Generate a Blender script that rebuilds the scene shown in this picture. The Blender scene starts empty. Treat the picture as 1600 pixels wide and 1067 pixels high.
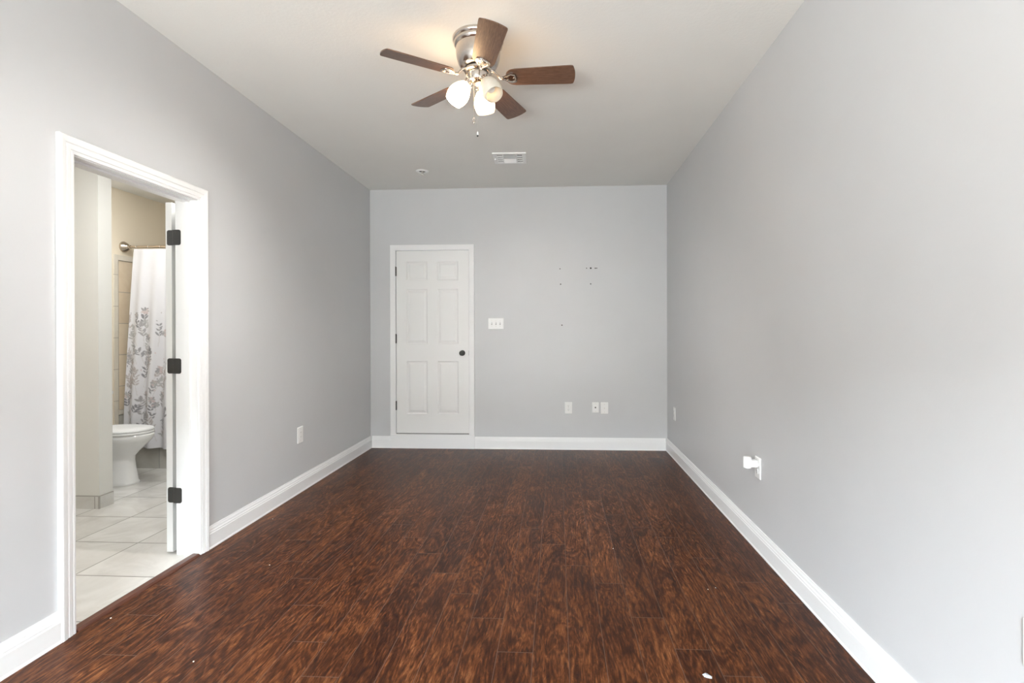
import bpy, bmesh, math, random
from mathutils import Vector, Matrix
random.seed(7)
PI = math.pi
sc = bpy.context.scene
COL = sc.collection

# ------------------------------------------------------------------ measures
XL, XR, YB, H = -2.0913, 1.1847, 5.6224, 2.8785     # room faces (camera stands over the origin)
YF = -2.60                                          # wall behind the camera
XW = XL - 0.130                                     # bathroom side of the left wall
XB = -4.158                                         # far side wall of the bathroom
HB = 2.655                                          # bathroom ceiling
OY0, OY1, OZ = 2.107, 2.867, 2.062                  # doorway to the bathroom

# ------------------------------------------------------------------ camera
def make_camera():
    f, yaw, pitch, roll, cx, cy, zc = 800.0, .0534, -.0024, -.0026, 828.56, 518.9, 1.30
    s, c = math.sin, math.cos
    fw = Vector((-s(yaw)*c(pitch), c(yaw)*c(pitch), s(pitch)))
    rt = Vector((c(yaw), s(yaw), 0)); up = rt.cross(fw)
    r2 = rt*c(roll) + up*s(roll); u2 = up*c(roll) - rt*s(roll)
    cam = bpy.data.cameras.new('camera'); o = bpy.data.objects.new('camera', cam); COL.objects.link(o)
    cam.sensor_width = 36; cam.lens = f/1600*36
    cam.shift_x = (800-cx)/1600; cam.shift_y = (cy-533.5)/1600
    cam.clip_start = .02; cam.clip_end = 60
    m = Matrix((r2, u2, -fw)).transposed().to_4x4(); m.translation = (0, 0, zc)
    o.matrix_world = m
    sc.camera = o
make_camera()

# ------------------------------------------------------------------ light, sky, exposure
sc.view_settings.view_transform = 'Standard'; sc.view_settings.look = 'None'
sc.view_settings.gamma = 1; sc.view_settings.use_curve_mapping = False
sc.view_settings.exposure = 0.22
w = bpy.data.worlds.new('daylight'); sc.world = w; w.use_nodes = True
bg = w.node_tree.nodes['Background']; bg.inputs[0].default_value = (.78, .88, 1, 1); bg.inputs[1].default_value = 1.0

def area(name, loc, direction, sx, sy, watts, color, spread=180):
    l = bpy.data.lights.new(name, 'AREA'); l.shape = 'RECTANGLE'; l.size = sx; l.size_y = sy
    l.energy = watts; l.color = color; l.spread = math.radians(spread)
    o = bpy.data.objects.new(name, l); COL.objects.link(o); o.location = loc
    o.rotation_euler = Vector(direction).to_track_quat('-Z', 'Z').to_euler(); return o
# daylight through the glazed opening behind the camera, plus two added fill lamps outside it
area('sky_daylight', (-1.2, YF-2.2, 3.9), (.05, .75, -.62), 5.0, 3.4, 12500, (.84, .93, 1.0))
area('ceiling_fill_lamp', (-.85, YF-1.1, .03), (0, .02, 1), 4.0, 1.9, 1400, (.91, .98, .97))  # unseen lamp added low outside the opening to brighten the ceiling
area('deep_fill_lamp', (-1.6, YF-3.5, -.2), (0, .8, .6), 6, 3, 200, (.97, 1, .93))  # second added fill lamp, further out, reaching deeper into the room
# vanity light over the bathroom sink, out of view
area('vanity_light', (-3.30, 2.05, 2.05), (-.05, .8, -.45), .6, .15, 4, (1, .98, .94))
area('bath_ceiling_light', (-2.60, 3.05, HB-.03), (0, 0, -1), .4, .4, 19, (1, 1, 1))
area('tub_fill_lamp', (-3.60, 3.88, HB-.03), (0, .1, -1), .25, .25, 11, (.97, .99, 1))  # unseen lamp added to brighten the toilet, curtain and tub wall

# ------------------------------------------------------------------ materials
def new_mat(name):
    m = bpy.data.materials.new(name); m.use_nodes = True
    return m, m.node_tree.nodes, m.node_tree.links, m.node_tree.nodes['Principled BSDF']
def ramp(n, stops):
    r = n.new('ShaderNodeValToRGB'); e = r.color_ramp.elements
    while len(e) < len(stops): e.new(.5)
    for i, (p, c) in enumerate(stops):
        e[i].position = p; e[i].color = (*c, 1) if len(c) == 3 else c
    return r
def coords(n, l, scale=(1, 1, 1)):
    t = n.new('ShaderNodeTexCoord'); m = n.new('ShaderNodeMapping'); m.inputs['Scale'].default_value = scale
    l.new(t.outputs['Object'], m.inputs['Vector']); return m.outputs['Vector']
def noise(n, l, vec, scale, detail=4, rough=.55, dist=0):
    t = n.new('ShaderNodeTexNoise'); t.inputs['Scale'].default_value = scale; t.inputs['Detail'].default_value = detail
    t.inputs['Roughness'].default_value = rough; t.inputs['Distortion'].default_value = dist
    if vec is not None: l.new(vec, t.inputs['Vector'])
    return t.outputs['Fac']
def mth(n, l, op, a, b=None, c=None):
    t = n.new('ShaderNodeMath'); t.operation = op
    for i, v in enumerate((a, b, c)):
        if v is None: continue
        if isinstance(v, (int, float)): t.inputs[i].default_value = v
        else: l.new(v, t.inputs[i])
    return t.outputs[0]
def mixc(n, l, fac, a, b, mode='MIX'):
    t = n.new('ShaderNodeMix'); t.data_type = 'RGBA'; t.blend_type = mode
    for key, v in ((0, fac), (6, a), (7, b)):
        if isinstance(v, (int, float)): t.inputs[key].default_value = v
        elif isinstance(v, tuple): t.inputs[key].default_value = (*v, 1)
        else: l.new(v, t.inputs[key])
    return t.outputs[2]
def bump(n, l, p, h, strength=.2, dist=.01):
    b = n.new('ShaderNodeBump'); b.inputs['Strength'].default_value = strength; b.inputs['Distance'].default_value = dist
    l.new(h, b.inputs['Height']); l.new(b.outputs[0], p.inputs['Normal'])

def paint(name, c, rough=.6, tex=40, strength=.08, dist=.004, var=.015):
    m, n, l, p = new_mat(name); v = coords(n, l)
    f = noise(n, l, v, 1.7, 3)
    r = ramp(n, [(.3, tuple(x*(1-var) for x in c)), (.7, tuple(min(1, x*(1+var)) for x in c))])
    l.new(f, r.inputs[0]); l.new(r.outputs[0], p.inputs['Base Color'])
    p.inputs['Roughness'].default_value = rough
    bump(n, l, p, noise(n, l, v, tex, 5), strength, dist)
    return m
def metal(name, c, rough, var=.1):
    m, n, l, p = new_mat(name); p.inputs['Metallic'].default_value = 1
    f = noise(n, l, coords(n, l), 60, 3)
    r = ramp(n, [(.3, tuple(x*(1-var) for x in c)), (.7, c)]); l.new(f, r.inputs[0]); l.new(r.outputs[0], p.inputs['Base Color'])
    p.inputs['Roughness'].default_value = rough; return m

M = {}
M['wall'] = paint('wall_paint_grey', (.600, .603, .612), .42, 90, .10, .002)
M['ceil'] = paint('ceiling_paint', (.80, .79, .755), .8, 70, .25, .004)
M['trim'] = paint('trim_white', (.86, .86, .86), .36, 25, .0, .002, .008)
M['door'] = paint('door_white', (.84, .84, .83), .35, 30, .04, .002, .008)
M['beige'] = paint('bathroom_paint_beige', (.80, .71, .57), .5, 90, .08, .002)
M['cream'] = paint('bathroom_paint_cream', (.73, .725, .69), .5, 90, .08, .002)
M['plastic'] = paint('white_plastic', (.88, .88, .87), .3, 20, .0, .001, .005)
M['slot'] = paint('dark_slot', (.03, .03, .03), .6, 20, 0, .001)
M['greyslot'] = paint('shadowed_slot', (.30, .30, .29), .6, 20, 0, .001)
M['ceramic'] = paint('white_ceramic', (.84, .84, .83), .08, 5, 0, .001, .006)
M['nickel'] = metal('brushed_nickel', (.64, .59, .54), .22)
M['bronze'] = paint('aged_bronze_hinge', (.035, .034, .032), .45, 60, .1, .001, .35)
M['brass'] = metal('satin_nickel_rod', (.55, .47, .38), .25)
M['chain'] = metal('chain_steel', (.75, .72, .66), .3)
M['hole'] = paint('wall_hole', (.05, .045, .04), .9, 20, 0, .001)
M['crumb'] = paint('pale_crumb', (.75, .72, .66), .8, 20, .1, .001)
M['caulk'] = paint('old_caulk', (.72, .70, .64), .7, 60, .2, .002)

def floor_mat():
    m, n, l, p = new_mat('hickory_laminate')
    t = n.new('ShaderNodeTexCoord'); s = n.new('ShaderNodeSeparateXYZ'); l.new(t.outputs['Object'], s.inputs[0])
    X, Y = s.outputs[0], s.outputs[1]
    PW, PL = .1445, 1.30
    xr = mth(n, l, 'DIVIDE', mth(n, l, 'SUBTRACT', X, .0415), PW)
    row = mth(n, l, 'FLOOR', xr); fx = mth(n, l, 'FRACT', xr)
    wn = n.new('ShaderNodeTexWhiteNoise'); wn.noise_dimensions = '1D'; l.new(row, wn.inputs['W'])
    off = mth(n, l, 'ADD', mth(n, l, 'MULTIPLY', row, .235), mth(n, l, 'MULTIPLY', wn.outputs[0], .10))
    yr = mth(n, l, 'DIVIDE', mth(n, l, 'SUBTRACT', mth(n, l, 'ADD', Y, off), 2.90), PL)
    idx = mth(n, l, 'FLOOR', yr); fy = mth(n, l, 'FRACT', yr)
    cid = n.new('ShaderNodeCombineXYZ'); l.new(row, cid.inputs[0]); l.new(idx, cid.inputs[1])
    w2 = n.new('ShaderNodeTexWhiteNoise'); w2.noise_dimensions = '2D'; l.new(cid.outputs[0], w2.inputs['Vector'])
    rnd = w2.outputs['Value']
    # grain coordinates, each board with its own piece of wood
    def gvec(sy, k1, k2):
        g = n.new('ShaderNodeCombineXYZ')
        l.new(mth(n, l, 'ADD', X, mth(n, l, 'MULTIPLY', rnd, k1)), g.inputs[0])
        l.new(mth(n, l, 'MULTIPLY', Y, sy), g.inputs[1]); l.new(mth(n, l, 'MULTIPLY', rnd, k2), g.inputs[2]); return g.outputs[0]
    # cathedral rings: contours of a slow stretched noise
    rings = noise(n, l, gvec(.22, 37, 11), 6.5, 3, .55, .9)
    rings = mth(n, l, 'ADD', mth(n, l, 'MULTIPLY', mth(n, l, 'SINE', mth(n, l, 'MULTIPLY', rings, 75)), .5), .5)
    streak = noise(n, l, gvec(.11, 17, 5), 90, 5, .62, .6)
    flame = noise(n, l, gvec(.20, 23, 3), 40, 6, .70, 2.4)
    figure = flame
    broad = noise(n, l, gvec(.40, 9, 7), 5, 4, .6, .8)
    f = mth(n, l, 'ADD', mth(n, l, 'MULTIPLY', streak, .36), mth(n, l, 'MULTIPLY', flame, .46))
    f = mth(n, l, 'ADD', f, mth(n, l, 'MULTIPLY', broad, .24))
    f = mth(n, l, 'ADD', f, mth(n, l, 'MULTIPLY', mth(n, l, 'SUBTRACT', rings, .5), .085))
    f = mth(n, l, 'ADD', f, mth(n, l, 'MULTIPLY', mth(n, l, 'SUBTRACT', rnd, .5), .05))
    r = ramp(n, [(.38, (.016, .0065, .0048)), (.475, (.037, .0122, .0060)), (.545, (.068, .0220, .0085)), (.615, (.125, .0430, .0150)), (.73, (.25, .105, .040))])
    l.new(f, r.inputs[0])
    # dark mineral flecks, short and along the grain
    fl = ramp(n, [(.585, (0, 0, 0)), (.66, (1, 1, 1))]); l.new(noise(n, l, gvec(.17, 51, 13), 62, 5, .72, 2.0), fl.inputs[0])
    c = mixc(n, l, mth(n, l, 'MULTIPLY', fl.outputs[0], .85), r.outputs[0], (.012, .007, .006))
    # seams
    def edge(fr, wdt): return mth(n, l, 'LESS_THAN', mth(n, l, 'MINIMUM', fr, mth(n, l, 'SUBTRACT', 1, fr)), wdt)
    seam = mth(n, l, 'MAXIMUM', edge(fx, .0075), edge(fy, .0011))
    c = mixc(n, l, mth(n, l, 'MULTIPLY', seam, .85), c, (.125, .080, .060))
    l.new(c, p.inputs['Base Color'])
    rr = ramp(n, [(.3, (.285,)*3), (.7, (.34,)*3)]); l.new(figure, rr.inputs[0]); l.new(rr.outputs[0], p.inputs['Roughness'])
    p.inputs['Specular IOR Level'].default_value = .09
    hgt = mth(n, l, 'SUBTRACT', mth(n, l, 'ADD', mth(n, l, 'MULTIPLY', figure, .8), mth(n, l, 'MULTIPLY', streak, .5)), mth(n, l, 'MULTIPLY', seam, 1.0))
    bump(n, l, p, hgt, .13, .003)
    return m
M['floor'] = floor_mat()

def tile_mat(name, c1, c2, grout, px, py, ox, oy, ax=(0, 1), gw=.006, rough=.18, nscale=3.0, umax=1e3):
    m, n, l, p = new_mat(name)
    t = n.new('ShaderNodeTexCoord'); s = n.new('ShaderNodeSeparateXYZ'); l.new(t.outputs['Object'], s.inputs[0])
    u = mth(n, l, 'DIVIDE', mth(n, l, 'SUBTRACT', s.outputs[ax[0]], ox), px); v = mth(n, l, 'DIVIDE', mth(n, l, 'SUBTRACT', s.outputs[ax[1]], oy), py)
    fu, fv = mth(n, l, 'FRACT', u), mth(n, l, 'FRACT', v)
    def edge(fr, w_): return mth(n, l, 'LESS_THAN', mth(n, l, 'MINIMUM', fr, mth(n, l, 'SUBTRACT', 1, fr)), w_)
    eu = mth(n, l, 'MULTIPLY', edge(fu, gw/2/px), mth(n, l, 'LESS_THAN', u, umax))
    seam = mth(n, l, 'MAXIMUM', eu, edge(fv, gw/2/py))
    cid = n.new('ShaderNodeCombineXYZ'); l.new(mth(n, l, 'FLOOR', u), cid.inputs[0]); l.new(mth(n, l, 'FLOOR', v), cid.inputs[1])
    w2 = n.new('ShaderNodeTexWhiteNoise'); w2.noise_dimensions = '2D'; l.new(cid.outputs[0], w2.inputs['Vector'])
    vv = n.new('ShaderNodeVectorMath'); vv.operation = 'ADD'; l.new(t.outputs['Object'], vv.inputs[0]); l.new(w2.outputs['Color'], vv.inputs[1])
    r = ramp(n, [(.35, c1), (.65, c2)]); l.new(noise(n, l, vv.outputs[0], nscale, 6, .6, 1.2), r.inputs[0])
    c = mixc(n, l, mth(n, l, 'MULTIPLY', w2.outputs['Value'], .12), r.outputs[0], tuple(x*.8 for x in c1))
    l.new(mixc(n, l, seam, c, grout), p.inputs['Base Color'])
    l.new(mth(n, l, 'ADD', mth(n, l, 'MULTIPLY', seam, .5), rough), p.inputs['Roughness'])
    bump(n, l, p, mth(n, l, 'SUBTRACT', 1, seam), .3, .002)
    return m
M['btile'] = tile_mat('bathroom_floor_tile', (.60, .585, .55), (.72, .71, .68), (.24, .23, .21), .4100, .4180, -2.585, 2.600, gw=.008, umax=.5)
M['walltile'] = tile_mat('beige_wall_tile', (.66, .53, .38), (.74, .63, .48), (.40, .35, .29), .33, .2975, 4.629, 1.976-.2975*6, (1, 2), .007, .2, 2.2)
M['trimtile'] = tile_mat('pale_border_tile', (.66, .60, .50), (.72, .67, .58), (.42, .37, .31), .6, .2975, 4.3, 1.84, (1, 2), .006, .25, 3)
M['lowtile'] = tile_mat('grey_tub_tile', (.46, .45, .41), (.55, .535, .49), (.30, .29, .27), .41, .42, -3.789, -.01, (0, 2), .006, .25, 4)
M['lowtile_side'] = tile_mat('grey_side_tile', (.46, .45, .41), (.55, .535, .49), (.30, .29, .27), .33, .42, 4.629, .1, (1, 2), .006, .25, 4)
M['basetile'] = tile_mat('bathroom_base_tile', (.60, .585, .55), (.70, .69, .66), (.36, .34, .31), .41, .7, -3.397, -.05, (0, 2), .007, .25, 4)
M['grout'] = paint('grey_grout', (.40, .38, .35), .8, 60, .2, .002)

def wood(name, dark, mid, light, along=0, rough=.38, k=1.0):
    m, n, l, p = new_mat(name)
    sc_ = [30*k]*3; sc_[along] = 2.6*k
    v = coords(n, l, tuple(sc_))
    r = ramp(n, [(.32, dark), (.5, mid), (.7, light)]); l.new(noise(n, l, v, 2.2, 6, .65, .8), r.inputs[0])
    l.new(r.outputs[0], p.inputs['Base Color']); p.inputs['Roughness'].default_value = rough
    return m
M['blade'] = wood('walnut_blade', (.060, .030, .019), (.135, .070, .043), (.20, .115, .075), 0, .33, 3.0)
M['threshold'] = wood('threshold_wood', (.045, .015, .009), (.085, .027, .014), (.12, .042, .02), 1, .34)

def glass_shade(name, lit):
    m, n, l, p = new_mat(name)
    f = noise(n, l, coords(n, l), 14, 4, .6, 1.0)
    r = ramp(n, [(.3, (.80, .76, .68)), (.7, (.90, .88, .83))]); l.new(f, r.inputs[0]); l.new(r.outputs[0], p.inputs['Base Color'])
    p.inputs['Roughness'].default_value = .25
    if lit:
        p.inputs['Emission Color'].default_value = (1, .66, .36, 1)
        at = n.new('ShaderNodeAttribute'); at.attribute_name = 'glow'
        l.new(mth(n, l, 'MULTIPLY', at.outputs['Fac'], lit), p.inputs['Emission Strength'])
    else:
        tr = n.new('ShaderNodeBsdfTranslucent'); l.new(r.outputs[0], tr.inputs['Color'])
        mx = n.new('ShaderNodeMixShader'); mx.inputs[0].default_value = .45
        l.new(p.outputs[0], mx.inputs[1]); l.new(tr.outputs[0], mx.inputs[2]); l.new(mx.outputs[0], n['Material Output'].inputs['Surface'])
    return m
M['lit'] = glass_shade('lit_frosted_glass', 21.0)
M['bulb'], _n, _l, _p = new_mat('lit_bulb')
_p.inputs['Emission Color'].default_value = (1, .97, .93, 1); _p.inputs['Emission Strength'].default_value = 4200
M['unlit'] = glass_shade('unlit_frosted_glass', 0)

def curtain_mat():
    m, n, l, p = new_mat('printed_curtain_cloth')
    a = n.new('ShaderNodeVertexColor'); a.layer_name = 'print'
    l.new(a.outputs[0], p.inputs['Base Color']); p.inputs['Roughness'].default_value = .75
    wv = noise(n, l, coords(n, l), 700, 2); bump(n, l, p, wv, .05, .001)
    return m
M['curtain'] = curtain_mat()
def foil_mat():
    m, n, l, p = new_mat('clear_plastic_scrap'); p.inputs['Base Color'].default_value = (.55, .57, .60, 1)
    p.inputs['Roughness'].default_value = .12; p.inputs['Metallic'].default_value = .5
    bump(n, l, p, noise(n, l, coords(n, l), 120, 3), .4, .002); return m
M['foil'] = foil_mat()

# ------------------------------------------------------------------ mesh helpers
def obj(name, bm, mat, parent=None, smooth=False, loc=None):
    bmesh.ops.recalc_face_normals(bm, faces=bm.faces[:])
    me = bpy.data.meshes.new(name); bm.to_mesh(me); bm.free()
    if mat: me.materials.append(mat)
    if smooth:
        for f in me.polygons: f.use_smooth = True
        try: me.set_sharp_from_angle(angle=math.radians(38))
        except Exception: pass
    o = bpy.data.objects.new(name, me); COL.objects.link(o)
    if parent: o.parent = parent
    if loc is not None: o.location = loc
    return o
def box(bm, x0, x1, y0, y1, z0, z1, bev=0, mat=None):
    v = [bm.verts.new((x, y, z)) for x in (x0, x1) for y in (y0, y1) for z in (z0, z1)]
    fs = [bm.faces.new([v[i] for i in q]) for q in ((0, 1, 3, 2), (4, 6, 7, 5), (0, 4, 5, 1), (2, 3, 7, 6), (0, 2, 6, 4), (1, 5, 7, 3))]
    if bev:
        bmesh.ops.bevel(bm, geom=list({e for f in fs for e in f.edges}), offset=bev, segments=2, profile=.6, affect='EDGES')
    elif mat is not None: bmesh.ops.transform(bm, matrix=mat, verts=v)
def lathe(bm, prof, seg=40, mat=None, cap=True):
    rings = []
    for r, z in prof:
        rings.append([bm.verts.new((r*math.cos(2*PI*k/seg), r*math.sin(2*PI*k/seg), z)) for k in range(seg)])
    for a, b in zip(rings, rings[1:]):
        for k in range(seg): bm.faces.new((a[k], a[(k+1) % seg], b[(k+1) % seg], b[k]))
    if cap:
        bm.faces.new(rings[0][::-1]); bm.faces.new(rings[-1])
    if mat is not None: bmesh.ops.transform(bm, matrix=mat, verts=[v for r in rings for v in r])
def tube(bm, pts, r, seg=10, flat=1.0):
    pts = [Vector(p) for p in pts]; rings = []; rr = r if isinstance(r, (list, tuple)) else [r]*len(pts)
    for i, p in enumerate(pts):
        t = (pts[min(i+1, len(pts)-1)] - pts[max(i-1, 0)]).normalized()
        ref = Vector((0, 0, 1)) if abs(t.z) < .9 else Vector((1, 0, 0))
        a = t.cross(ref).normalized(); b = a.cross(t)
        rings.append([bm.verts.new(p + rr[i]*(a*math.cos(2*PI*k/seg) + flat*b*math.sin(2*PI*k/seg))) for k in range(seg)])
    for a, b in zip(rings, rings[1:]):
        for k in range(seg): bm.faces.new((a[k], a[(k+1) % seg], b[(k+1) % seg], b[k]))
    bm.faces.new(rings[0][::-1]); bm.faces.new(rings[-1])
def prism(bm, outline, z0, z1, mat=None, bev=0):
    a = [bm.verts.new((x, y, z0)) for x, y in outline]; b = [bm.verts.new((x, y, z1)) for x, y in outline]
    n = len(a); fs = [bm.faces.new(a[::-1]), bm.faces.new(b)]
    for i in range(n): fs.append(bm.faces.new((a[i], a[(i+1) % n], b[(i+1) % n], b[i])))
    vs = a+b
    if bev:
        r = bmesh.ops.bevel(bm, geom=list(fs[0].edges)+list(fs[1].edges), offset=bev, segments=2, profile=.6, affect='EDGES')
        vs = list({v for f in bm.faces for v in f.verts})
    if mat is not None: bmesh.ops.transform(bm, matrix=mat, verts=vs)
def B(): return bmesh.new()
def bxo(name, mat, parent, *a, bev=0):
    bm = B(); box(bm, *a, bev=bev); return obj(name, bm, mat, parent)
def struct(name, bm, mat, parent=None, **k):
    o = obj(name, bm, mat, parent, **k)
    if parent is None: o['kind'] = 'structure'
    return o
def thing(name, label, cat, loc, rotz=0, group=None):
    o = bpy.data.objects.new(name, None); COL.objects.link(o); o.location = loc; o.rotation_euler = (0, 0, rotz)
    o.empty_display_size = .05
    o['label'] = label; o['category'] = cat
    if group: o['group'] = group
    return o
def tag(o, label, cat, group=None):
    o['label'] = label; o['category'] = cat
    if group: o['group'] = group

# ------------------------------------------------------------------ room shell
T = .13
bm = B(); box(bm, XL-.035, XR+T, YF-T, YB+T, -.12, 0); struct('floor', bm, M['floor'])
bm = B(); box(bm, XL-T, XR+T, YF-T, YB+T, H, H+.12); struct('ceiling', bm, M['ceil'])
bm = B(); box(bm, XR, XR+T, YF-T, YB+T, 0, H); struct('wall_right', bm, M['wall'])
bm = B()      # far wall with the raised doorway
DX0, DX1, DZ0, DZ1 = -1.803, -.977, .155, 2.202
box(bm, XL, DX0, YB, YB+T, 0, H); box(bm, DX1, XR, YB, YB+T, 0, H); box(bm, DX0, DX1, YB, YB+T, DZ1, H); box(bm, DX0, DX1, YB, YB+T, 0, DZ0)
wall_back = struct('wall_back', bm, M['wall'])
JT = .018
def wall_with_opening(x0, x1, y_from, y_to, ztop):
    bm = B()
    box(bm, x0, x1, y_from, OY0-JT, 0, ztop); box(bm, x0, x1, OY1+JT, y_to, 0, ztop); box(bm, x0, x1, OY0-JT, OY1+JT, OZ+JT, ztop)
    return bm
struct('wall_left', wall_with_opening(XL-.060, XL, YF-T, YB+T, H), M['wall'])
bm = B()      # wall behind the camera with a wide glazed opening
WX0, WX1, WZ1 = -1.85, .15, 2.05
box(bm, XL-T, WX0, YF-T, YF, 0, H); box(bm, WX1, XR+T, YF-T, YF, 0, H); box(bm, WX0, WX1, YF-T, YF, WZ1, H)
struct('wall_front', bm, M['wall'])
bm = B()
for x in (WX0, (WX0+WX1)/2-.03, WX1-.06): box(bm, x, x+.06, YF-.12, YF-.07, 0, WZ1)
box(bm, WX0+.06, WX1-.06, YF-.12, YF-.07, WZ1-.06, WZ1)
struct('window_1', bm, M['trim'])

# baseboards: stepped profile, out from the wall and up
BP = [(0, 0), (.018, 0), (.018, .006), (.0150, .012), (.0150, .088), (.0125, .092), (.0125, .100), (.0095, .106), (.0085, .116), (.0055, .124), (.0045, .132), (0, .132)]
def baseboard(name, p0, p1, nrm):
    p0, p1, nrm = Vector(p0), Vector(p1), Vector(nrm); bm = B()
    a = [bm.verts.new(p0 + nrm*t + Vector((0, 0, z))) for t, z in BP]; b = [bm.verts.new(p1 + nrm*t + Vector((0, 0, z))) for t, z in BP]
    n = len(a)
    for i in range(n): bm.faces.new((a[i], a[(i+1) % n], b[(i+1) % n], b[i]))
    bm.faces.new(a[::-1]); bm.faces.new(b)
    return struct(name, bm, M['trim'])
CW = .076
baseboard('baseboard_left', (XL, YF, 0), (XL, OY0-CW-.001, 0), (1, 0, 0))
baseboard('baseboard_left', (XL, OY1+CW+.001, 0), (XL, YB, 0), (1, 0, 0))
baseboard('baseboard_right', (XR, YF, 0), (XR, YB, 0), (-1, 0, 0))
CBX0, CBX1 = -1.861, -.919
baseboard('baseboard_back', (XL+.018, YB, 0), (CBX0-.001, YB, 0), (0, -1, 0))
baseboard('baseboard_back', (CBX1+.001, YB, 0), (XR-.018, YB, 0), (0, -1, 0))

# ------------------------------------------------------------------ casings
def casing(name, prof, a0, a1, zt, place, z0=0.0, mat=None):
    """profile (w across, t out) mitred round an opening a0..a1 up to zt; place(a, t, z) -> point"""
    bm = B(); rows = []
    for w_, t in prof:
        rows.append([bm.verts.new(place(*q)) for q in ((a0-w_, t, z0), (a0-w_, t, zt+w_), (a1+w_, t, zt+w_), (a1+w_, t, z0))])
    n = len(rows)
    for i in range(n):
        p, q = rows[i], rows[(i+1) % n]
        for k in range(3): bm.faces.new((p[k], p[k+1], q[k+1], q[k]))
    bm.faces.new([r[0] for r in rows]); bm.faces.new([r[3] for r in rows])
    return struct(name, bm, mat or M['trim'])
colonial = [(.004, 0), (.004, .009), (.006, .011), (.016, .0125), (.019, .0095), (.022, .0130), (.040, .0155), (.044, .0125), (.048, .0165), (.066, .0190), (.072, .0185), (.076, .015), (.076, 0)]
casing('trim_1', colonial, OY0, OY1, OZ, lambda a, t, z: (XL+t, a, z))
flat = [(.0, 0), (.0, .012), (.003, .014), (.012, .0145), (.014, .0165), (.056, .0185), (.060, .017), (.060, 0)]
casing('trim_2', flat, DX0+.002, DX1-.002, DZ1-.004, lambda a, t, z: (a, YB-t, z), z0=DZ0)
# jamb of the bathroom doorway, with its stop
bm = B()
box(bm, XW, XL, OY0-JT, OY0, 0, OZ); box(bm, XW, XL, OY1, OY1+JT, 0, OZ); box(bm, XW, XL, OY0-JT, OY1+JT, OZ, OZ+JT)
sx0, sx1, st = XL-.078, XL-.040, .011
box(bm, sx0, sx1, OY0, OY0+st, 0, OZ); box(bm, sx0, sx1, OY1-st, OY1, 0, OZ); box(bm, sx0, sx1, OY0+st, OY1-st, OZ-st, OZ)
struct('trim_3', bm, M['trim'])
# board under the raised door
bm = B(); box(bm, CBX0, CBX1, YB-.0205, YB, .006, DZ0-.001, bev=.002); box(bm, CBX0, CBX1, YB-.022, YB-.0206, 0, .012)
struct('trim_4', bm, M['trim'])
bm = B(); box(bm, DX0, DX1, YB, YB+T, DZ0, DZ0+.006); struct('trim_5', bm, M['greyslot'])
# wood reducer strip between laminate and tile
bm = B()
prof = [(XL-.033, 0), (XL-.033, .010), (XL-.026, .0125), (XL+.004, .0115), (XL+.008, .0085), (XL+.0085, .0085), (XL+.014, .004), (XL+.016, 0)]
a = [bm.verts.new((x, OY0+.001, z)) for x, z in prof]; b = [bm.verts.new((x, OY1-.001, z)) for x, z in prof]
for i in range(len(a)): bm.faces.new((a[i], a[(i+1) % len(a)], b[(i+1) % len(a)], b[i]))
bm.faces.new(a[::-1]); bm.faces.new(b)
struct('trim_6', bm, M['threshold'])

# ------------------------------------------------------------------ six-panel doors
def door_slab(bm, W, HT, TH, panels, place):
    """front at depth 0, back at depth TH; panels (x0,x1,z0,z1) moulded on both faces"""
    xs = sorted({0, W} | {p[0] for p in panels} | {p[1] for p in panels}); zs = sorted({0, HT} | {p[2] for p in panels} | {p[3] for p in panels})
    cache = {}
    def V(x, d, z):
        k = (round(x, 5), round(d, 5), round(z, 5))
        if k not in cache: cache[k] = bm.verts.new(place(x, d, z))
        return cache[k]
    for d0, sgn in ((0, 1), (TH, -1)):
        for i in range(len(xs)-1):
            for j in range(len(zs)-1):
                x0, x1, z0, z1 = xs[i], xs[i+1], zs[j], zs[j+1]
                pan = any(p[0]-1e-6 <= x0 and x1 <= p[1]+1e-6 and p[2]-1e-6 <= z0 and z1 <= p[3]+1e-6 for p in panels)
                if not pan: bm.faces.new((V(x0, d0, z0), V(x1, d0, z0), V(x1, d0, z1), V(x0, d0, z1)))
                else:
                    prev = None
                    for ins, dep in ((0, 0), (.004, .0035), (.012, .0085), (.020, .0085), (.040, .0025), (.043, .0020)):
                        d = d0 + sgn*dep
                        cur = [V(x0+ins, d, z0+ins), V(x1-ins, d, z0+ins), V(x1-ins, d, z1-ins), V(x0+ins, d, z1-ins)]
                        if prev:
                            for k in range(4): bm.faces.new((prev[k], prev[(k+1) % 4], cur[(k+1) % 4], cur[k]))
                        prev = cur
                    bm.faces.new(prev)
    for i in range(len(xs)-1):
        for z in (0, HT): bm.faces.new((V(xs[i], 0, z), V(xs[i+1], 0, z), V(xs[i+1], TH, z), V(xs[i], TH, z)))
    for j in range(len(zs)-1):
        for x in (0, W): bm.faces.new((V(x, 0, zs[j]), V(x, 0, zs[j+1]), V(x, TH, zs[j+1]), V(x, TH, zs[j])))
SX, SZ = -1.797, .166
panels = []
for x0, x1 in ((-1.682, -1.445), (-1.335, -1.098)):
    for z0, z1 in ((.378, .968), (1.157, 1.767), (1.865, 2.075)):
        panels.append((x0-SX, x1-SX, z0-SZ, z1-SZ))
bm = B(); door_slab(bm, .814, 2.029, .035, panels, lambda x, d, z: (SX+x, YB+.004+d, SZ+z))
door1 = struct('door_1', bm, M['door'])
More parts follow.
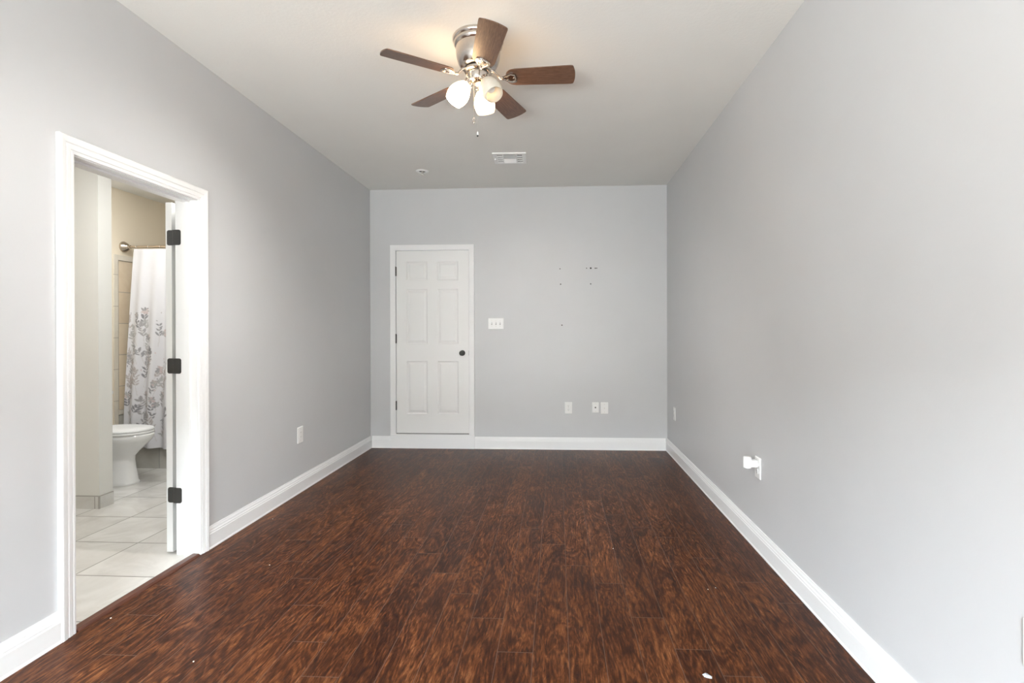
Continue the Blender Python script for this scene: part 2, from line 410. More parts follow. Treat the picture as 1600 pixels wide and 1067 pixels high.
# knob
bm = B(); mt = Matrix.Translation((-1.054, YB+.004, 1.057)) @ Matrix.Rotation(PI/2, 4, 'X')
lathe(bm, [(.001, 0), (.031, 0), (.031, .004), (.027, .008), (.012, .010), (.011, .030), (.018, .034), (.027, .042), (.0285, .050), (.025, .058), (.014, .063), (.001, .064)], 32, mt)
k = obj('door_knob', bm, M['bronze'], door1, smooth=True); k['label'] = 'dark bronze round knob'
for i, (za, zb) in enumerate(((1.917, 2.017), (1.168, 1.268), (.424, .522))):
    bm = B(); lathe(bm, [(.001, za-.004), (.005, za-.003), (.0075, za), (.0075, zb), (.005, zb+.003), (.001, zb+.004)], 14, Matrix.Translation((SX-.003, YB-.0065, 0)))
    box(bm, SX-.007, SX+.004, YB-.0035, YB+.003, za, zb)
    h = obj('hinge', bm, M['bronze'], door1, smooth=True); h['label'] = 'black hinge'
bm = B(); box(bm, SX+.814, SX+.8205, YB-.0015, YB+.006, 1.03, 1.085); s = obj('strike_plate', bm, M['bronze'], door1); s['label'] = 'small dark latch plate'

# bathroom door, swung open flat behind the doorway
bw = .745
bp = [(x0/.814*bw, x1/.814*bw, z0, z1) for x0, x1, z0, z1 in panels]
bm = B(); door_slab(bm, bw, 2.045, .037, bp, lambda x, d, z: (XW-.031-d, OY1+.012+x, .012+z))
door2 = struct('door_2', bm, M['door'])
def plate_outline(hw, hh, r, n=5):
    pts = []
    for cx, cy, a0 in ((hw-r, hh-r, 0), (-hw+r, hh-r, PI/2), (-hw+r, -hh+r, PI), (hw-r, -hh+r, 3*PI/2)):
        for k in range(n+1): pts.append((cx+r*math.cos(a0+k*PI/2/n), cy+r*math.sin(a0+k*PI/2/n)))
    return pts
for za, zb in ((1.805, 1.894), (1.056, 1.145), (.302, .391)):
    zm, hh = (za+zb)/2, (zb-za)/2; bm = B()
    bar = XW-.0125
    for side in (-1, 1):     # one leaf on the edge of the door, one on the jamb
        cx = bar + side*.0235; yl = OY1+.0115 if side < 0 else OY1
        mt = Matrix.Translation((cx, yl, zm)) @ Matrix.Rotation(PI/2, 4, 'X')
        prism(bm, plate_outline(.0225, hh, .012), 0, .0025, mt)
        for dx, dz in ((-.008, .030), (.010, .014), (-.008, -.030), (.010, -.014)):
            lathe(bm, [(.0035, 0), (.0035, .0032), (.001, .0038)], 10, Matrix.Translation((cx+dx*side, yl, zm+dz)) @ Matrix.Rotation(PI/2, 4, 'X'))
    for j in range(5):
        a_, b_ = za+j*(zb-za)/5+.0006, za+(j+1)*(zb-za)/5-.0006
        lathe(bm, [(.0064, a_), (.0064, b_)], 14, Matrix.Translation((bar, OY1+.004, 0)))
    h = obj('hinge', bm, M['bronze'], door2); h['label'] = 'dark rounded hinge with screws'

# ------------------------------------------------------------------ holes left in the far wall
for x, z, r in ((.027, 1.980, .006), (.318, 1.984, .006), (.363, 1.984, .010), (.412, 1.983, .007), (.428, 1.983, .006), (.034, 1.811, .007), (.362, 1.812, .007), (.047, 1.362, .007)):
    bm = B(); lathe(bm, [(r, 0), (r*.9, .0012), (r*.3, .0016)], 12, Matrix.Translation((x, YB, z)) @ Matrix.Rotation(PI/2, 4, 'X'))
    obj('screw_hole', bm, M['hole'], wall_back)

# ------------------------------------------------------------------ bathroom shell
YB2 = 5.46
bm = B(); box(bm, XB-.1, XL-.033, .9, YB2+.1, -.12, .001); struct('floor_bathroom', bm, M['btile'])
bm = B(); box(bm, XB-.1, XW, .9, YB2+.1, HB, HB+.1); struct('ceiling_bathroom', bm, M['ceil'])
bm = B(); box(bm, XB-.1, XB, .9, YB2+.1, 0, HB); struct('wall_bathroom_left', bm, M['beige'])
bm = B(); box(bm, XB, XW, YB2, YB2+.1, 0, HB); struct('wall_bathroom_back', bm, M['beige'])
bm = B(); box(bm, XB, XW, .9, 1.0, 0, HB); struct('wall_bathroom_front', bm, M['cream'])
struct('wall_bathroom_right', wall_with_opening(XW, XL-.0605, .9, YB2+.1, H), M['cream'])
# short partition between sink and toilet
PX, PY0, PY1 = -3.372, 3.590, 3.705
bm = B(); box(bm, XB, PX, PY0, PY1, 0, HB); part_wall = struct('wall_partition', bm, M['cream'])
bm = B()
box(bm, XB, PX+.010, PY0-.010, PY0, 0, .090); box(bm, PX, PX+.010, PY0, PY1, 0, .090)
struct('baseboard_partition', bm, M['basetile'])
bm = B()
box(bm, XB, PX+.009, PY0-.009, PY0, .090, .096); box(bm, PX, PX+.009, PY0, PY1, .090, .096); box(bm, PX+.002, PX+.0112, PY0-.0112, PY0-.002, .0, .093)
struct('trim_7', bm, M['grout'])
# tiled tub surround on the side wall
bm = B(); box(bm, XB, XB+.010, 4.629, YB2, .565, 1.974); box(bm, XB, XB+.010, 4.629, YB2, 1.978, 1.980); struct('wall_tile_surround', bm, M['walltile'])
bm = B(); box(bm, XB, XB+.011, 4.583, 4.626, .40, 2.03); box(bm, XB, XB+.011, 4.627, YB2, 1.981, 2.03); struct('trim_8', bm, M['trimtile'])
bm = B(); box(bm, XB, XB+.010, 4.629, YB2, .40, .512); struct('wall_tile_low', bm, M['lowtile_side'])
bm = B(); box(bm, XB, XB+.016, 4.629, YB2, .516, .560, bev=.005); struct('trim_9', bm, M['trimtile'])

# ------------------------------------------------------------------ bathtub
t = thing('bathtub', 'built-in bathtub with grey tiled front behind the shower curtain', 'bathtub', (XB, 4.675, 0))
bm = B(); box(bm, .002, XW-XB-.002, 0, .05, .0015, .385)
o = obj('tiled_apron', bm, M['lowtile'], t); o['label'] = 'grey tiled front'
# tile pattern follows world position of the seam
o.data.transform(Matrix.Translation((XB, 4.675, 0))); o.location = (-XB, -4.675, 0)
bm = B(); L_, W_ = XW-XB-.002, YB2-4.680
def rr(x0, x1, y0, y1, r, z, n=6):
    return [bm.verts.new((x, y, z)) for cx, cy, a0 in ((x1-r, y1-r, 0), (x0+r, y1-r, PI/2), (x0+r, y0+r, PI), (x1-r, y0+r, 3*PI/2)) for x, y in [(cx+r*math.cos(a0+k*PI/2/n), cy+r*math.sin(a0+k*PI/2/n)) for k in range(n+1)]]
rings = [rr(.002, L_, .002, W_, .01, .387), rr(.002, L_, .002, W_, .01, .405), rr(.06, L_-.06, .07, W_-.06, .08, .405), rr(.09, L_-.09, .09, W_-.08, .1, .36), rr(.16, L_-.16, .13, W_-.13, .12, .10)]
for a, b in zip(rings, rings[1:]):
    for i in range(len(a)): bm.faces.new((a[i], a[(i+1) % len(a)], b[(i+1) % len(a)], b[i]))
bm.faces.new(rings[-1])
obj('basin', bm, M['ceramic'], t, smooth=True)

# ------------------------------------------------------------------ shower rod and curtain
RZ, RY = 2.115, 4.700
t = thing('shower_rod', 'satin metal shower curtain rod with bell-shaped wall flange', 'curtain rod', (XB, RY, RZ))
bm = B(); tube(bm, [(.03, 0, 0), (XW-XB-.01, 0, 0)], .0125, 16); obj('rod', bm, M['brass'], t, smooth=True)
fl = [(.052, .001), (.052, .010), (.047, .018), (.038, .032), (.026, .048), (.018, .058), (.017, .072), (.013, .074)]
bm = B(); lathe(bm, fl, 28, Matrix.Rotation(PI/2, 4, 'Y')); obj('flange', bm, M['brass'], t, smooth=True)
bm = B(); lathe(bm, fl, 28, Matrix.Translation((XW-XB, 0, 0)) @ Matrix.Rotation(-PI/2, 4, 'Y')); obj('flange', bm, M['brass'], t, smooth=True)

def curtain():
    rnd = random.Random(12)
    W, ZT, ZBm = .95, 2.092, .205
    nx, nz = 230, 400
    # printed sprigs in cloth space (u metres from the left hem, z height)
    leaves = []; stems = []; blobs = []
    def leaf(u, z, ang, ln, wd, c): leaves.append((u+math.cos(ang)*ln/2, z+math.sin(ang)*ln/2, ang, ln/2, wd/2, c))
    greys = [(.30, .29, .30), (.38, .37, .38), (.45, .43, .43), (.52, .51, .50), (.55, .50, .48)]
    def sprig(u, z, hgt, lean, kind):
        c = rnd.choice(greys); pu, pz = u, z; n = int(hgt/.03)+2
        for i in range(n):
            a = PI/2+lean+rnd.uniform(-.15, .15); qu, qz = pu+math.cos(a)*hgt/n, pz+math.sin(a)*hgt/n
            stems.append((pu, pz, qu, qz, (.58, .56, .55)))
            if i > n*.3:
                for s in (-1, 1):
                    if rnd.random() < .85: leaf(qu, qz, a+s*rnd.uniform(.5, 1.0), rnd.uniform(.03, .055), rnd.uniform(.012, .02), c)
            pu, pz = qu, qz
        if kind == 'flower':
            for k_ in range(7): leaf(pu, pz, k_*2*PI/7+rnd.uniform(-.2, .2), rnd.uniform(.028, .042), .022, rnd.choice(greys[1:] + [(.70, .60, .58), (.66, .55, .54)]))
        elif kind == 'bud': leaf(pu, pz, PI/2+lean, .06, .03, c)
    # a few placed where the photo shows them, the rest scattered, thicker towards the hem
    for u, z, h_, ln, k_ in ((.09, 1.06, .20, .25, 'bud'), (.20, .95, .30, -.1, 'flower'), (.16, .70, .22, .1, 'bud'), (.30, .62, .20, -.2, 'flower'), (.20, .42, .22, .05, 'bud'), (.34, .36, .30, 0, 'flower'), (.05, .80, .22, -.1, 'flower'), (.05, .50, .2, .2, 'flower'), (.30, .90, .22, .2, 'sprig'), (.36, 1.16, .2, 0, 'sprig'), (.03, 1.25, .18, .2, 'bud'), (.12, .32, .22, .3, 'sprig')):
        sprig(u, z, h_, ln, k_)
    for _ in range(95):
        z = .24 + 1.15*rnd.random()**1.35
        sprig(rnd.uniform(.0, 1.25), z, rnd.uniform(.08, .24), rnd.uniform(-.5, .5), rnd.choice(('flower', 'bud', 'sprig')))
    for _ in range(60):
        u, z = rnd.uniform(0, 1.25), .28+1.2*rnd.random()
        leaf(u, z, rnd.uniform(0, PI), .02, .008, rnd.choice(greys+[(.72, .58, .57)]))
    # bins for speed
    bins = {}
    def put(kind, it, u0, u1, z0, z1):
        for i in range(int(u0/.06)-1, int(u1/.06)+2):
            for j in range(int(z0/.06)-1, int(z1/.06)+2): bins.setdefault((i, j), []).append((kind, it))
    for s in stems: put('s', s, min(s[0], s[2]), max(s[0], s[2]), min(s[1], s[3]), max(s[1], s[3]))
    for lf in leaves: put('l', lf, lf[0]-lf[3], lf[0]+lf[3], lf[1]-lf[3], lf[1]+lf[3])
    white = (.66, .65, .665)
    def ink(u, z):
        c = white; k_ = 1.0
        for kind, it in bins.get((int(u/.06), int(z/.06)), ()):
            if kind == 's':
                ax, az, bx, bz, cc = it; dx, dz = bx-ax, bz-az; L2 = dx*dx+dz*dz
                tt = max(0, min(1, ((u-ax)*dx+(z-az)*dz)/L2)); d = math.hypot(u-ax-tt*dx, z-az-tt*dz)
                if d < .0028: c = cc
            else:
                cu, cz, an, a_, b_, cc = it; du, dz = u-cu, z-cz
                p = du*math.cos(an)+dz*math.sin(an); q = -du*math.sin(an)+dz*math.cos(an)
                e = 1-(p/a_)**2
                if e > 0 and abs(q) < b_*e:
                    sh = .85+.3*abs(q)/(b_*e+1e-6)
                    c = tuple(min(.86, x*sh*.80) for x in cc)
        return c
    bm = B(); lay = bm.verts.layers.float_color.new('print')
    grid = []
    for j in range(nz+1):
        v = j/nz; z = ZT + (ZBm-ZT)*v; row = []
        for i in range(nx+1):
            s = i/nx
            amp = .007 + .022*min(1, v*1.6)
            xx = -4.046 - .055*min(1, v*1.3) + s*(W + .05*v)
            ph = s*W*2*PI/.15 + .7*math.sin(s*9)
            y = RY - .072*v**.8 - .010 + amp*(math.sin(ph) + .35*math.sin(ph*.53+1.1+v)) * (0.35+.65*min(1, s*6))
            y = min(y, RY+.01 if z > .44 else 4.664)
            vt = bm.verts.new((xx, y, z)); u = s*W*1.22
            vt[lay] = (*ink(u, z), 1); row.append(vt)
        grid.append(row)
    for j in range(nz):
        for i in range(nx): bm.faces.new((grid[j][i], grid[j][i+1], grid[j+1][i+1], grid[j+1][i]))
    o = obj('shower_curtain', bm, M['curtain'], smooth=True)
    md = o.modifiers.new('cloth', 'SOLIDIFY'); md.thickness = .0012
    tag(o, 'white shower curtain printed with grey leaves and flowers', 'curtain')
    for k in range(8):
        x = -4.02 + k*.118; bm = B()
        pts = [(x, RY+.019*math.cos(a), RZ-.003+.019*math.sin(a)) for a in [2*PI*q/16 for q in range(17)]]
        tube(bm, pts, .0016, 6); obj('curtain_ring', bm, M['chain'], o, smooth=True)
curtain()

# ------------------------------------------------------------------ toilet (faces +X, tank hidden behind the partition)
TY = 4.205
t = thing('toilet', 'white ceramic toilet with closed lid beside the bathroom partition', 'toilet', (XB, TY, .001))
def egg(bm, xb, xf, hw, z, n=36, sq=1.0):
    """closed ring, blunt at the back (xb) and rounded at the front (xf)"""
    cx = xb + (xf-xb)*.46; r = []
    for k in range(n):
        a = 2*PI*k/n; ca, sa = math.cos(a), math.sin(a)
        x = cx + (xf-cx)*ca if ca > 0 else cx + (cx-xb)*(-1)*abs(ca)**.75
        r.append(bm.verts.new((x, hw*math.copysign(abs(sa)**(.9 if ca > 0 else .7), sa), z)))
    return r
def loft(bm, rings):
    for a, b in zip(rings, rings[1:]):
        for i in range(len(a)): bm.faces.new((a[i], a[(i+1) % len(a)], b[(i+1) % len(a)], b[i]))
    bm.faces.new(rings[0][::-1]); bm.faces.new(rings[-1])
X = lambda wx: wx - XB
bm = B()
loft(bm, [egg(bm, .10, X(-3.605), .122, 0), egg(bm, .10, X(-3.603), .124, .012), egg(bm, .10, X(-3.615), .116, .03), egg(bm, .11, X(-3.632), .106, .13), egg(bm, .11, X(-3.642), .103, .20), egg(bm, .10, X(-3.640), .108, .235),
          egg(bm, .09, X(-3.605), .130, .275), egg(bm, .08, X(-3.555), .155, .325), egg(bm, .08, X(-3.508), .174, .370), egg(bm, .08, X(-3.487), .182, .400), egg(bm, .08, X(-3.486), .183, .420), egg(bm, .085, X(-3.495), .178, .430)])
obj('bowl', bm, M['ceramic'], t, smooth=True)
bm = B(); loft(bm, [egg(bm, .20, X(-3.500), .176, .4325), egg(bm, .20, X(-3.494), .181, .438), egg(bm, .20, X(-3.494), .181, .448), egg(bm, .20, X(-3.500), .176, .4525)])
obj('seat', bm, M['plastic'], t, smooth=True)
bm = B(); loft(bm, [egg(bm, .20, X(-3.503), .175, .4555), egg(bm, .20, X(-3.496), .180, .461), egg(bm, .20, X(-3.500), .176, .473), egg(bm, .21, X(-3.530), .150, .4800), egg(bm, .24, X(-3.62), .07, .4825)])
obj('lid', bm, M['plastic'], t, smooth=True)
bm = B(); box(bm, .012, .170, -.175, .175, .432, .74, bev=.02); obj('tank', bm, M['ceramic'], t, smooth=True)
bm = B(); box(bm, .006, .178, -.183, .183, .742, .775, bev=.01); obj('tank_lid', bm, M['ceramic'], t, smooth=True)
bm = B(); tube(bm, [(.165, -.13, .69), (.180, -.13, .69), (.183, -.07, .685)], .006, 8); obj('flush_lever', bm, M['chain'], t, smooth=True)

# ------------------------------------------------------------------ wall plates. local frame: x right, y out of the wall (-y is the wall), z up
def wall_thing(name, label, cat, pos, face, group=None):
    rot = {'left': -PI/2, 'right': PI/2, 'back': 0}[face]
    # local -Y points into the room
    return thing(name, label, cat, pos, {'back': 0, 'left': PI/2, 'right': -PI/2}[face], group)
def plate(parent, w_, h_, x=0):
    bm = B(); mt = Matrix.Rotation(PI/2, 4, 'X')
    a = plate_outline(w_/2, h_/2, .004); b = plate_outline(w_/2-.004, h_/2-.004, .003)
    r0 = [bm.verts.new((px, 0, pz)) for px, pz in a]; r1 = [bm.verts.new((px, -.0035, pz)) for px, pz in a]; r2 = [bm.verts.new((px, -.0065, pz)) for px, pz in b]
    for p, q in ((r0, r1), (r1, r2)):
        for i in range(len(p)): bm.faces.new((p[i], p[(i+1) % len(p)], q[(i+1) % len(q)], q[i]))
    bm.faces.new(r2); bm.faces.new(r0[::-1])
    return obj('plate', bm, M['plastic'], parent)
def screw(parent, x, z):
    bm = B(); lathe(bm, [(.0035, .006), (.0035, .0072), (.002, .0078)], 12, Matrix.Translation((x, 0, z)) @ Matrix.Rotation(PI/2, 4, 'X'))
    box(bm, x-.003, x+.003, -.0081, -.0077, z-.0005, z+.0005)
    obj('screw', bm, M['chain'], parent)
def receptacle(parent, z, rnd=True):
    bm = B(); mt = Matrix.Translation((0, -.006, z)) @ Matrix.Rotation(PI/2, 4, 'X')
    pts = [(.017*math.cos(a), max(-.0145, min(.0145, .017*math.sin(a)))) for a in [2*PI*k/32 for k in range(32)]]
    prism(bm, pts, 0, .0035, mt)
    r = obj('receptacle', bm, M['plastic'], parent)
    bm = B()
    for x in (-.0065, .0065): box(bm, x-.0012, x+.0012, -.0101, -.0094, z-.001, z+.009)
    lathe(bm, [(.0028, 0), (.0028, .0006)], 10, Matrix.Translation((0, -.0095, z-.008)) @ Matrix.Rotation(PI/2, 4, 'X'))
    s = obj('slots', bm, M['greyslot'], r)
def outlet(label, pos, face, w_=.080, h_=.126):
    t = wall_thing('wall_outlet', label, 'outlet', pos, face, 'wall outlets')
    plate(t, w_, h_); receptacle(t, .0205); receptacle(t, -.0205); screw(t, 0, 0)
    return t
outlet('white double outlet on the far wall, left of the two cable plates', (.116, YB, .457), 'back')
def decora(label, pos, face, w_=.086, h_=.130):
    t = wall_thing('wall_outlet', label, 'outlet', pos, face, 'wall outlets')
    plate(t, w_, h_)
    bm = B(); box(bm, -.0165, .0165, -.0082, -.006, -.0335, .0335, bev=.0006); r = obj('receptacle', bm, M['plastic'], t)
    for zc in (.017, -.017):
        bm = B()
        for x in (-.0065, .0065): box(bm, x-.001, x+.001, -.0088, -.0080, zc-.002, zc+.007)
        obj('socket', bm, M['greyslot'], r)
    screw(t, 0, .048); screw(t, 0, -.048)
    return t
decora('white outlet plate on the left wall between bathroom doorway and far wall', (XL, 4.049, .462), 'left')
outlet('white outlet at the far end of the right wall, near the corner', (XR, 5.262, .455), 'right', .080, .130)
outlet('white outlet on the right wall with a plug-in adapter in its top socket', (XR, 3.098, .487), 'right')
outlet('white wall plate on the right wall, cut off by the right edge of the photo', (XR, 1.325, .507), 'right', .084, .124)

def cable_plate(label, pos, w_, h_, dark):
    t = wall_thing('cable_plate', label, 'wall plate', pos, 'back', 'cable plates on the far wall')
    plate(t, w_, h_); screw(t, 0, .042); screw(t, 0, -.042)
    bm = B(); mt = Matrix.Rotation(PI/2, 4, 'X')
    if dark: lathe(bm, [(.0085, .006), (.0085, .0080), (.0075, .0082), (.0075, .0078)], 6, mt); lathe(bm, [(.0055, .008), (.0055, .016), (.003, .0165), (.002, .014)], 14, mt)
    else: lathe(bm, [(.0060, .006), (.0060, .008)], 6, mt); lathe(bm, [(.0042, .008), (.0042, .013), (.002, .0133)], 14, mt)
    c = obj('jack', bm, M['bronze'] if dark else M['chain'], t); c['label'] = 'dark cable jack' if dark else 'grey cable jack'
cable_plate('smaller white cable plate with dark jack, left of the pair on far wall', (.410, YB, .462), .073, .114, True)
cable_plate('larger white cable plate with grey jack, right of the pair on far wall', (.508, YB, .456), .081, .128, False)

t = wall_thing('light_switch', 'white triple light switch on the far wall right of the door', 'light switch', (-.679, YB, 1.382), 'back')
plate(t, .170, .121)
for x in (-.046, 0, .046):
    bm = B(); box(bm, x-.0055, x+.0055, -.0072, -.006, -.0125, .0125); r = obj('switch_slot', bm, M['greyslot'], t)
    bm = B(); box(bm, x-.0042, x+.0042, -.017, -.006, -.001, .009, bev=.001); obj('toggle', bm, M['plastic'], r)
    for z in (.030, -.030): screw(t, x, z)

# plug-in adapter in the right wall outlet
t = wall_thing('plug_in_adapter', 'white plug-in adapter sticking out of the right wall outlet', 'adapter', (XR-.0102, 3.098, .512), 'right')
bm = B(); box(bm, -.019, .019, -.036, 0, -.020, .022, bev=.005); obj('plug', bm, M['plastic'], t, smooth=True)
bm = B()
lathe(bm, [(.004, -.036), (.019, -.036), (.0235, -.031), (.0235, .026), (.020, .031), (.004, .031)], 28, Matrix.Translation((-.002, -.052, .008)))
obj('body', bm, M['plastic'], t, smooth=True)
bm = B(); lathe(bm, [(.0165, -.0385), (.0165, -.034), (.009, -.034), (.009, -.0395)], 20, Matrix.Translation((-.002, -.052, .008)), cap=False); o = obj('nozzle', bm, M['greyslot'], t); o['label'] = 'grey underside opening'

# ------------------------------------------------------------------ ceiling register and sprinkler
t = thing('ceiling_vent', 'white three-way air register on the ceiling', 'air vent', (-.430, 4.657, H), .02)
hw, hd = .149, .138
bm = B()
for a in ((-hw, hw, -hd, -hd+.032), (-hw, hw, hd-.032, hd), (-hw, -hw+.032, -hd+.032, hd-.032), (hw-.032, hw, -hd+.032, hd-.032)): box(bm, *a, -.009, 0)
for x in (-.062, .062): box(bm, x-.005, x+.005, -hd+.032, hd-.032, -.010, 0)
obj('frame', bm, M['plastic'], t)
bm = B(); box(bm, -hw+.03, hw-.03, -hd+.03, hd-.03, -.0012, -.0004); o = obj('duct', bm, M['slot'], t); o['label'] = 'dark duct opening'
for i in range(10):     # vanes of the middle throw up front and to the back
    y = -hd+.045+i*.0205; ang = .75 if i < 5 else -.75
    bm = B(); box(bm, -.056, .056, -.010, .010, -.0006, .0006, mat=Matrix.Translation((0, y, -.0085)) @ Matrix.Rotation(ang, 4, 'X')); obj('slat', bm, M['plastic'], t)
for sx in (-1, 1):
    for i in range(4):
        x = sx*(.075+i*.0125); bm = B()
        box(bm, -.0038, .0038, -hd+.033, hd-.033, -.0006, .0006, mat=Matrix.Translation((x, 0, -.0055)) @ Matrix.Rotation(sx*.75, 4, 'Y')); obj('slat', bm, M['plastic'], t)
    for i in range(3):
        bm = B(); y = -.052+i*.052; xa, xb = sorted((sx*.068, sx*(hw-.032))); box(bm, xa, xb, y-.0025, y+.0025, -.0105, -.002); obj('crossbar', bm, M['plastic'], t)
bm = B(); box(bm, -hw+.010, -hw+.020, -.012, .004, -.022, -.008, bev=.001); obj('damper_lever', bm, M['plastic'], t)

t = thing('fire_sprinkler', 'small round recessed fire sprinkler head on the ceiling', 'sprinkler', (-1.330, 4.992, H))
bm = B(); lathe(bm, [(.062, 0), (.062, -.002), (.050, -.009), (.040, -.010), (.036, -.004), (.034, -.001)], 36, cap=False); obj('escutcheon', bm, M['plastic'], t, smooth=True)
bm = B(); lathe(bm, [(.035, -.001), (.002, -.0015)], 24); o = obj('recess', bm, M['slot'], t); o['label'] = 'dark recess'
bm = B(); lathe(bm, [(.010, -.001), (.010, -.014), (.006, -.016), (.006, -.022)], 16)
for s in (-1, 1): tube(bm, [(s*.008, 0, -.014), (s*.014, 0, -.024), (s*.010, 0, -.036), (0, 0, -.041)], .0022, 8)
obj('frame_arms', bm, M['chain'], t, smooth=True)
bm = B(); lathe(bm, [(.004, -.038), (.0165, -.0425), (.0165, -.044), (.003, -.044)], 20); obj('deflector', bm, M['chain'], t, smooth=True)

# ------------------------------------------------------------------ ceiling fan
FX, FY = -.425, 2.752
fan = thing('ceiling_fan', 'flush-mount ceiling fan with five brown blades and three-lamp light kit', 'ceiling fan', (FX, FY, H))
bm = B(); lathe(bm, [(.10, 0), (.134, 0), (.137, -.004), (.137, -.014), (.133, -.020), (.129, -.024), (.131, -.029), (.130, -.038), (.124, -.047), (.119, -.051), (.1195, -.056), (.119, -.080), (.1155, -.108), (.108, -.134), (.098, -.152), (.088, -.160), (.06, -.163)], 64); obj('motor_housing', bm, M['nickel'], fan, smooth=True)
bm = B(); lathe(bm, [(.05, -.1645), (.070, -.166), (.074, -.170), (.074, -.182), (.068, -.187), (.05, -.188)], 48); obj('flywheel', bm, M['nickel'], fan, smooth=True)
bm = B(); lathe(bm, [(.05, -.1885), (.0585, -.190), (.0585, -.193), (.0565, -.194), (.0565, -.226), (.050, -.236), (.036, -.243), (.022, -.246), (.004, -.247)], 48)
fit = obj('switch_housing', bm, M['nickel'], fan, smooth=True)
BZ, TH0 = 2.662-H, -.049+.02
def blade_outline():
    pts = []; up = []
    def hwid(x):   # half width along the blade
        u = (x-.150)/(.515-.150)
        return .058 + .0105*u
    for k in range(9):    # rounded root
        a = PI/2*k/8; up.append((.150+.050*(1-math.cos(PI/2*k/8)), (.058+.0014)*math.sin(a)**.75))
    for k in range(1, 8): x = .200+k*(.500-.200)/8; up.append((x, hwid(x)))
    up += [(.500, .0682), (.509, .066), (.513, .060)]
    arc = [(.513+.009*(1-(y/.060)**2), y) for y in (.045, .03, .015)]
    up += arc
    up = [p for p in up if p[1] > 1e-4]
    return [(.150, 0)] + up + [(.522, 0)] + [(x, -y) for x, y in reversed(up)]
def iron_outline():
    up = [(.128, .010), (.140, .013), (.152, .022), (.165, .033), (.180, .039), (.196, .037), (.206, .030), (.2105, .018), (.212, 0)]
    return up + [(x, -y) for x, y in reversed(up[:-1])]
for k in range(5):
    a = TH0 + k*2*PI/5
    rot = Matrix.Rotation(a, 4, 'Z'); pit = Matrix.Translation((0, 0, BZ)) @ Matrix.Rotation(math.radians(-13), 4, 'X')
    bm = B(); prism(bm, blade_outline(), 0, .0055, None, bev=.0018)
    bmesh.ops.transform(bm, matrix=pit, verts=bm.verts[:])
    o = obj('blade', bm, M['blade'], fan); o.rotation_euler = (0, 0, a)
    bm = B(); prism(bm, iron_outline(), -.0046, -.0004, None, bev=.0012)
    for sx, sy in ((.160, .012), (.160, -.012), (.195, 0)): lathe(bm, [(.0055, -.0044), (.0055, -.0058), (.003, -.0072)], 12, Matrix.Translation((sx, sy, 0)))
    # raised rib of the medallion
    tube(bm, [(.130, 0, -.005), (.150, .012, -.0055), (.178, .027, -.0055), (.199, .022, -.0055), (.204, 0, -.0055), (.199, -.022, -.0055), (.178, -.027, -.0055), (.150, -.012, -.0055), (.130, 0, -.005)], .0028, 8)
    bmesh.ops.transform(bm, matrix=pit, verts=bm.verts[:])
    tube(bm, [(.066, 0, -.177), (.082, 0, -.178), (.097, 0, -.190), (.110, 0, -.206), (.122, 0, -.2195), (.136, 0, BZ-.004)], [.010, .011, .0105, .0095, .011, .012], 12, .62)
    b = obj('blade_bracket', bm, M['nickel'], o, smooth=True); b['label'] = 'polished nickel bracket'
# light kit: three tulip shades
TILT = math.radians(36)
shade_prof = [(.0215, .000), (.026, .004), (.034, .014), (.045, .032), (.0535, .054), (.0570, .074), (.0565, .092), (.0530, .108), (.0490, .120), (.0475, .124)]
for ang, mat, lab in ((191, 'lit', 'lit frosted glass shade'), (80, 'lit', 'lit frosted glass shade'), (-43, 'unlit', 'unlit marbled glass shade')):
    a = math.radians(ang); d = Vector((math.cos(a)*math.sin(TILT), math.sin(a)*math.sin(TILT), -math.cos(TILT)))
    neck = Vector((math.cos(a)*.062, math.sin(a)*.062, -.246))
    mt = Matrix.Translation(neck) @ d.to_track_quat('Z', 'Y').to_matrix().to_4x4()
    bm = B()
    inner = [(r-.0028, z) for r, z in reversed(shade_prof[1:])]
    lathe(bm, shade_prof + inner, 44, mt, cap=False)
    im = mt.inverted(); gl = [max(.02, 1-(abs((im @ v.co).z-.052)/.075)**2.0)**1.3 for v in bm.verts]
    s = obj('lamp_shade', bm, M[mat], fan, smooth=True); s['label'] = lab
    at = s.data.attributes.new('glow', 'FLOAT', 'POINT')
    for i, g_ in enumerate(gl): at.data[i].value = g_
    bm = B(); lathe(bm, [(.012, -.030), (.019, -.028), (.0225, -.020), (.0235, -.002), (.0235, .006), (.021, .006)], 28, mt)
    tube(bm, [(math.cos(a)*.036, math.sin(a)*.036, -.214), tuple(neck - d*.026)], .013, 14)
    for q in range(3):
        qa = q*2*PI/3; tube(bm, [tuple(mt @ Vector((.0225*math.cos(qa), .0225*math.sin(qa), -.004))), tuple(mt @ Vector((.033*math.cos(qa), .033*math.sin(qa), -.004)))], .0025, 8)
    obj('lamp_holder', bm, M['nickel'], fan, smooth=True)
    bm = B(); lathe(bm, [(.010, .006), (.013, .010), (.013, .030), (.020, .050), (.024, .066), (.021, .082), (.010, .090), (.002, .091)], 24, mt)
    o = obj('bulb', bm, M['bulb'] if mat == 'lit' else M['ceramic'], fan, smooth=True)
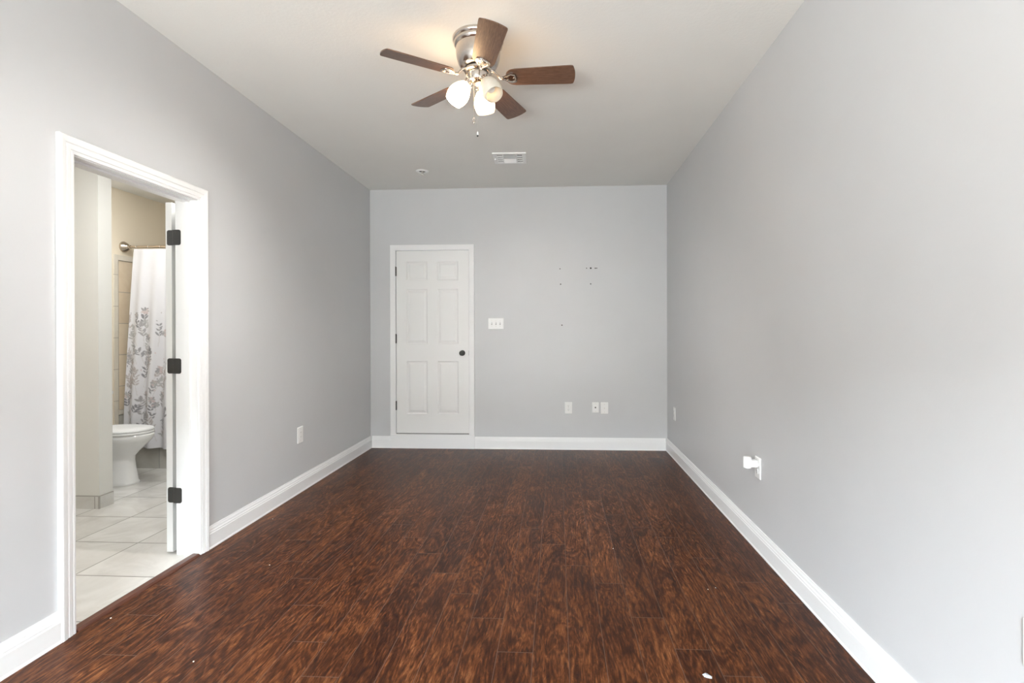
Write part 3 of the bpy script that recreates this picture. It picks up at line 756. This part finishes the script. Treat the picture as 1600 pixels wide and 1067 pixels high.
# pull chains
def chain(x, y, z0, z1, kind):
    bm = B(); n = int((z0-z1)/.0042)
    tube(bm, [(x, y, z0), (x, y, z1)], .0006, 6)
    for i in range(n): 
        bmesh.ops.create_icosphere(bm, subdivisions=1, radius=.0012, matrix=Matrix.Translation((x, y, z0-.0042*(i+.5))))
    c = obj('pull_chain', bm, M['chain'], fan)
    bm = B()
    if kind == 'drop':
        pts = [(x+.0095*math.sin(t_)*math.sin(t_/2)**1.2, y, z1-.016+.017*math.cos(t_)) for t_ in [2*PI*k/24 for k in range(25)]]
        tube(bm, pts, .0017, 7)
        lathe(bm, [(.001, .006), (.0042, .002), (.0042, -.003), (.001, -.007)], 14, Matrix.Translation((x, y, z1-.024)))
        obj('pendant', bm, M['nickel'], c, smooth=True)
    else:
        lathe(bm, [(.0012, 0), (.0034, -.003), (.0040, -.010), (.0045, -.018)], 14, Matrix.Translation((x, y, z1))); p = obj('pendant', bm, M['plastic'], c, smooth=True)
        bm = B(); lathe(bm, [(.0045, -.0183), (.0045, -.024), (.002, -.027)], 14, Matrix.Translation((x, y, z1))); q = obj('pendant_tip', bm, M['bronze'], c, smooth=True); q['label'] = 'dark tip'
chain(.006, -.066, -.225, 2.352-H, 'bar')
chain(-.014, -.062, -.225, 2.428-H, 'drop')

# ------------------------------------------------------------------ bits lying on the floor
def scrap():
    bm = B(); rnd = random.Random(3); n = 12
    top = []; ring = []
    for k in range(n):
        a = 2*PI*k/n; r = 1+rnd.uniform(-.18, .18)
        ring.append(bm.verts.new((.019*r*math.cos(a), .011*r*math.sin(a), rnd.uniform(0, .002)))); top.append(bm.verts.new((.011*r*math.cos(a), .006*r*math.sin(a), rnd.uniform(.005, .010))))
    for k in range(n): bm.faces.new((ring[k], ring[(k+1) % n], top[(k+1) % n], top[k]))
    c = bm.verts.new((0, 0, .007)); b = bm.verts.new((0, 0, .0))
    for k in range(n): bm.faces.new((top[k], top[(k+1) % n], c)); bm.faces.new((ring[(k+1) % n], ring[k], b))
    bmesh.ops.triangulate(bm, faces=bm.faces[:])
    o = obj('plastic_scrap', bm, M['foil'], loc=(.558, 1.953, .0003)); o.rotation_euler = (0, 0, -.45)
    tag(o, 'shiny crumpled scrap of clear plastic on the wood floor near the camera', 'scrap')
scrap()
def crumb(x, y, r, label):
    bm = B(); bmesh.ops.create_icosphere(bm, subdivisions=1, radius=r)
    rn = random.Random(int(x*1000))
    for v in bm.verts: v.co *= rn.uniform(.7, 1.15); v.co.z = max(v.co.z*.6, -r*.3)
    o = obj('crumb', bm, M['crumb'], loc=(x, y, r*.3)); tag(o, label, 'crumb', 'crumbs on the wood floor')
for x, y, r, lb in ((.327, 3.074, .0035, 'tiny white crumb alone near the middle of the wood floor'),
                    (.750, 2.610, .0040, 'tiny white crumb, left of a close pair on the right of the floor'),
                    (.793, 2.628, .0030, 'tiny white crumb, right of a close pair on the right of the floor'),
                    (-2.030, 2.217, .0035, 'tiny white crumb at the near end of the wood threshold'),
                    (-1.436, 1.940, .0035, 'tiny white crumb at the bottom left of the wood floor'),
                    (-1.976, 3.446, .0035, 'tiny white crumb beside the left baseboard past the doorway'),
                    (-1.605, 2.765, .0040, 'tiny white crumb on the floor facing the bathroom doorway')):
    crumb(x, y, r, lb)
